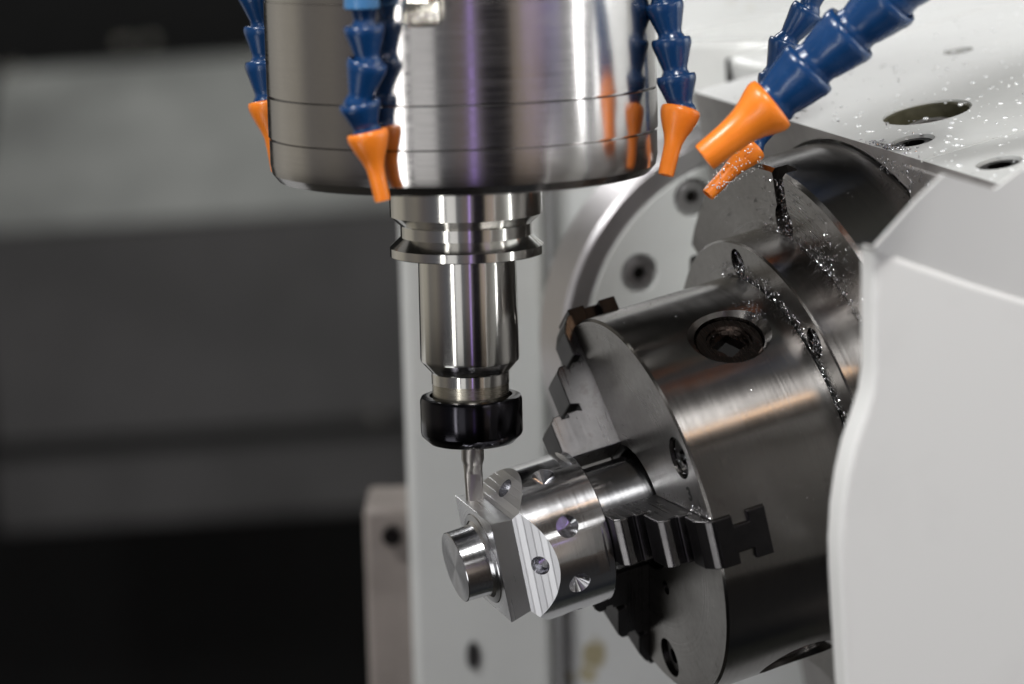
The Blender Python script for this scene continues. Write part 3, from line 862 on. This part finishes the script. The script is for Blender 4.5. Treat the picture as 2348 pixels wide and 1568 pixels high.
for i in range(150):
    u = random.uniform(34, RC); v = 10.6 + random.random() ** 2 * 3
    chip(bm, CH @ (rotz(102.6) @ Vector((u, -v, 0))), nd, random.uniform(.25, .55))
for i in range(420):                                 # loose specks over cylinders
    z, r = random.choice(((random.uniform(86, 118), R3), (random.uniform(68, 84), R2), (random.uniform(5, 65), RC)))
    t = random.uniform(-5, 110)
    chip(bm, cp(r + .1, t, z), crad(t), random.uniform(.12, .34), .3)
tn = hN
for i in range(130):                                 # along the table edge
    c = HF @ Vector((130.6, sc1.y + random.gauss(0, 9), 121 + abs(random.gauss(0, 3))))
    chip(bm, c, tn, random.uniform(.5, 1.4))
for i in range(60):
    c = HF @ Vector((130.6, random.uniform(-60, 140), random.uniform(121, 330)))
    chip(bm, c, tn, random.uniform(.5, 1.6))
for i in range(110):                                 # clinging to the side of the casting
    c = HF @ Vector((128 - abs(random.gauss(0, 9)), sc1.y + random.uniform(-2, 40), 118.4))
    chip(bm, c, nd, random.uniform(.5, 1.5), 1)
o = finish('metal_shavings', bm, M_chip, smooth=False)
tag(o, 'curled silver metal shavings scattered over the chuck rings and casting', 'metal shavings', kind='stuff')

m, N_, L_, b_ = newmat('coolant_drop')
b_.inputs['Base Color'].default_value = (.9, .92, .92, 1); b_.inputs['Roughness'].default_value = .12
b_.inputs['IOR'].default_value = 1.6; b_.inputs['Coat Weight'].default_value = 1; b_.inputs['Specular IOR Level'].default_value = .9
b_.inputs['Metallic'].default_value = .25
bm = bmesh.new()
def drop(c, n, r):
    q = n.to_track_quat('Z', 'X').to_matrix().to_4x4()
    bmesh.ops.create_icosphere(bm, subdivisions=2, radius=r, matrix=Matrix.Translation(c) @ q @ Matrix.Diagonal((1, random.uniform(.7, 1.2), .65, 1)))
for i in range(1000):
    c = HF @ Vector((130.5, random.uniform(-148, 130), 122 + random.random() ** 1.0 * 300))
    drop(c, hN, random.choice((.3, .4, .5, .7, .9, 1.3)))
for i in range(160):
    c = HF @ Vector((129.5, random.uniform(-420, -160), 168 + random.random() * 300))
    drop(c, hN, random.uniform(.7, 1.8))
o = finish('coolant_droplets', bm, m)
tag(o, 'glittering coolant droplets splashed over the white casting', 'droplets', kind='stuff')
# droplets on the wet nozzle
bm = bmesh.new()
a_ = pt(1726, 336, 1194); b2_ = pt(1622, 447, 1190); ax = (b2_ - a_).normalized(); side = ax.cross(F).normalized()
for i in range(170):
    s = random.uniform(.05, .98); Rn = 6.6 * (1 - s) ** 1.6 + 3.2
    ph = random.uniform(0, math.pi)
    nn = (side * math.cos(ph) - F * math.sin(ph)).normalized()
    drop(a_.lerp(b2_, s) + nn * Rn, nn, random.uniform(.12, .4))
o = finish('nozzle_droplets', bm, m)
tag(o, 'fine wet droplets beading on the rear orange nozzle', 'droplets', kind='stuff')
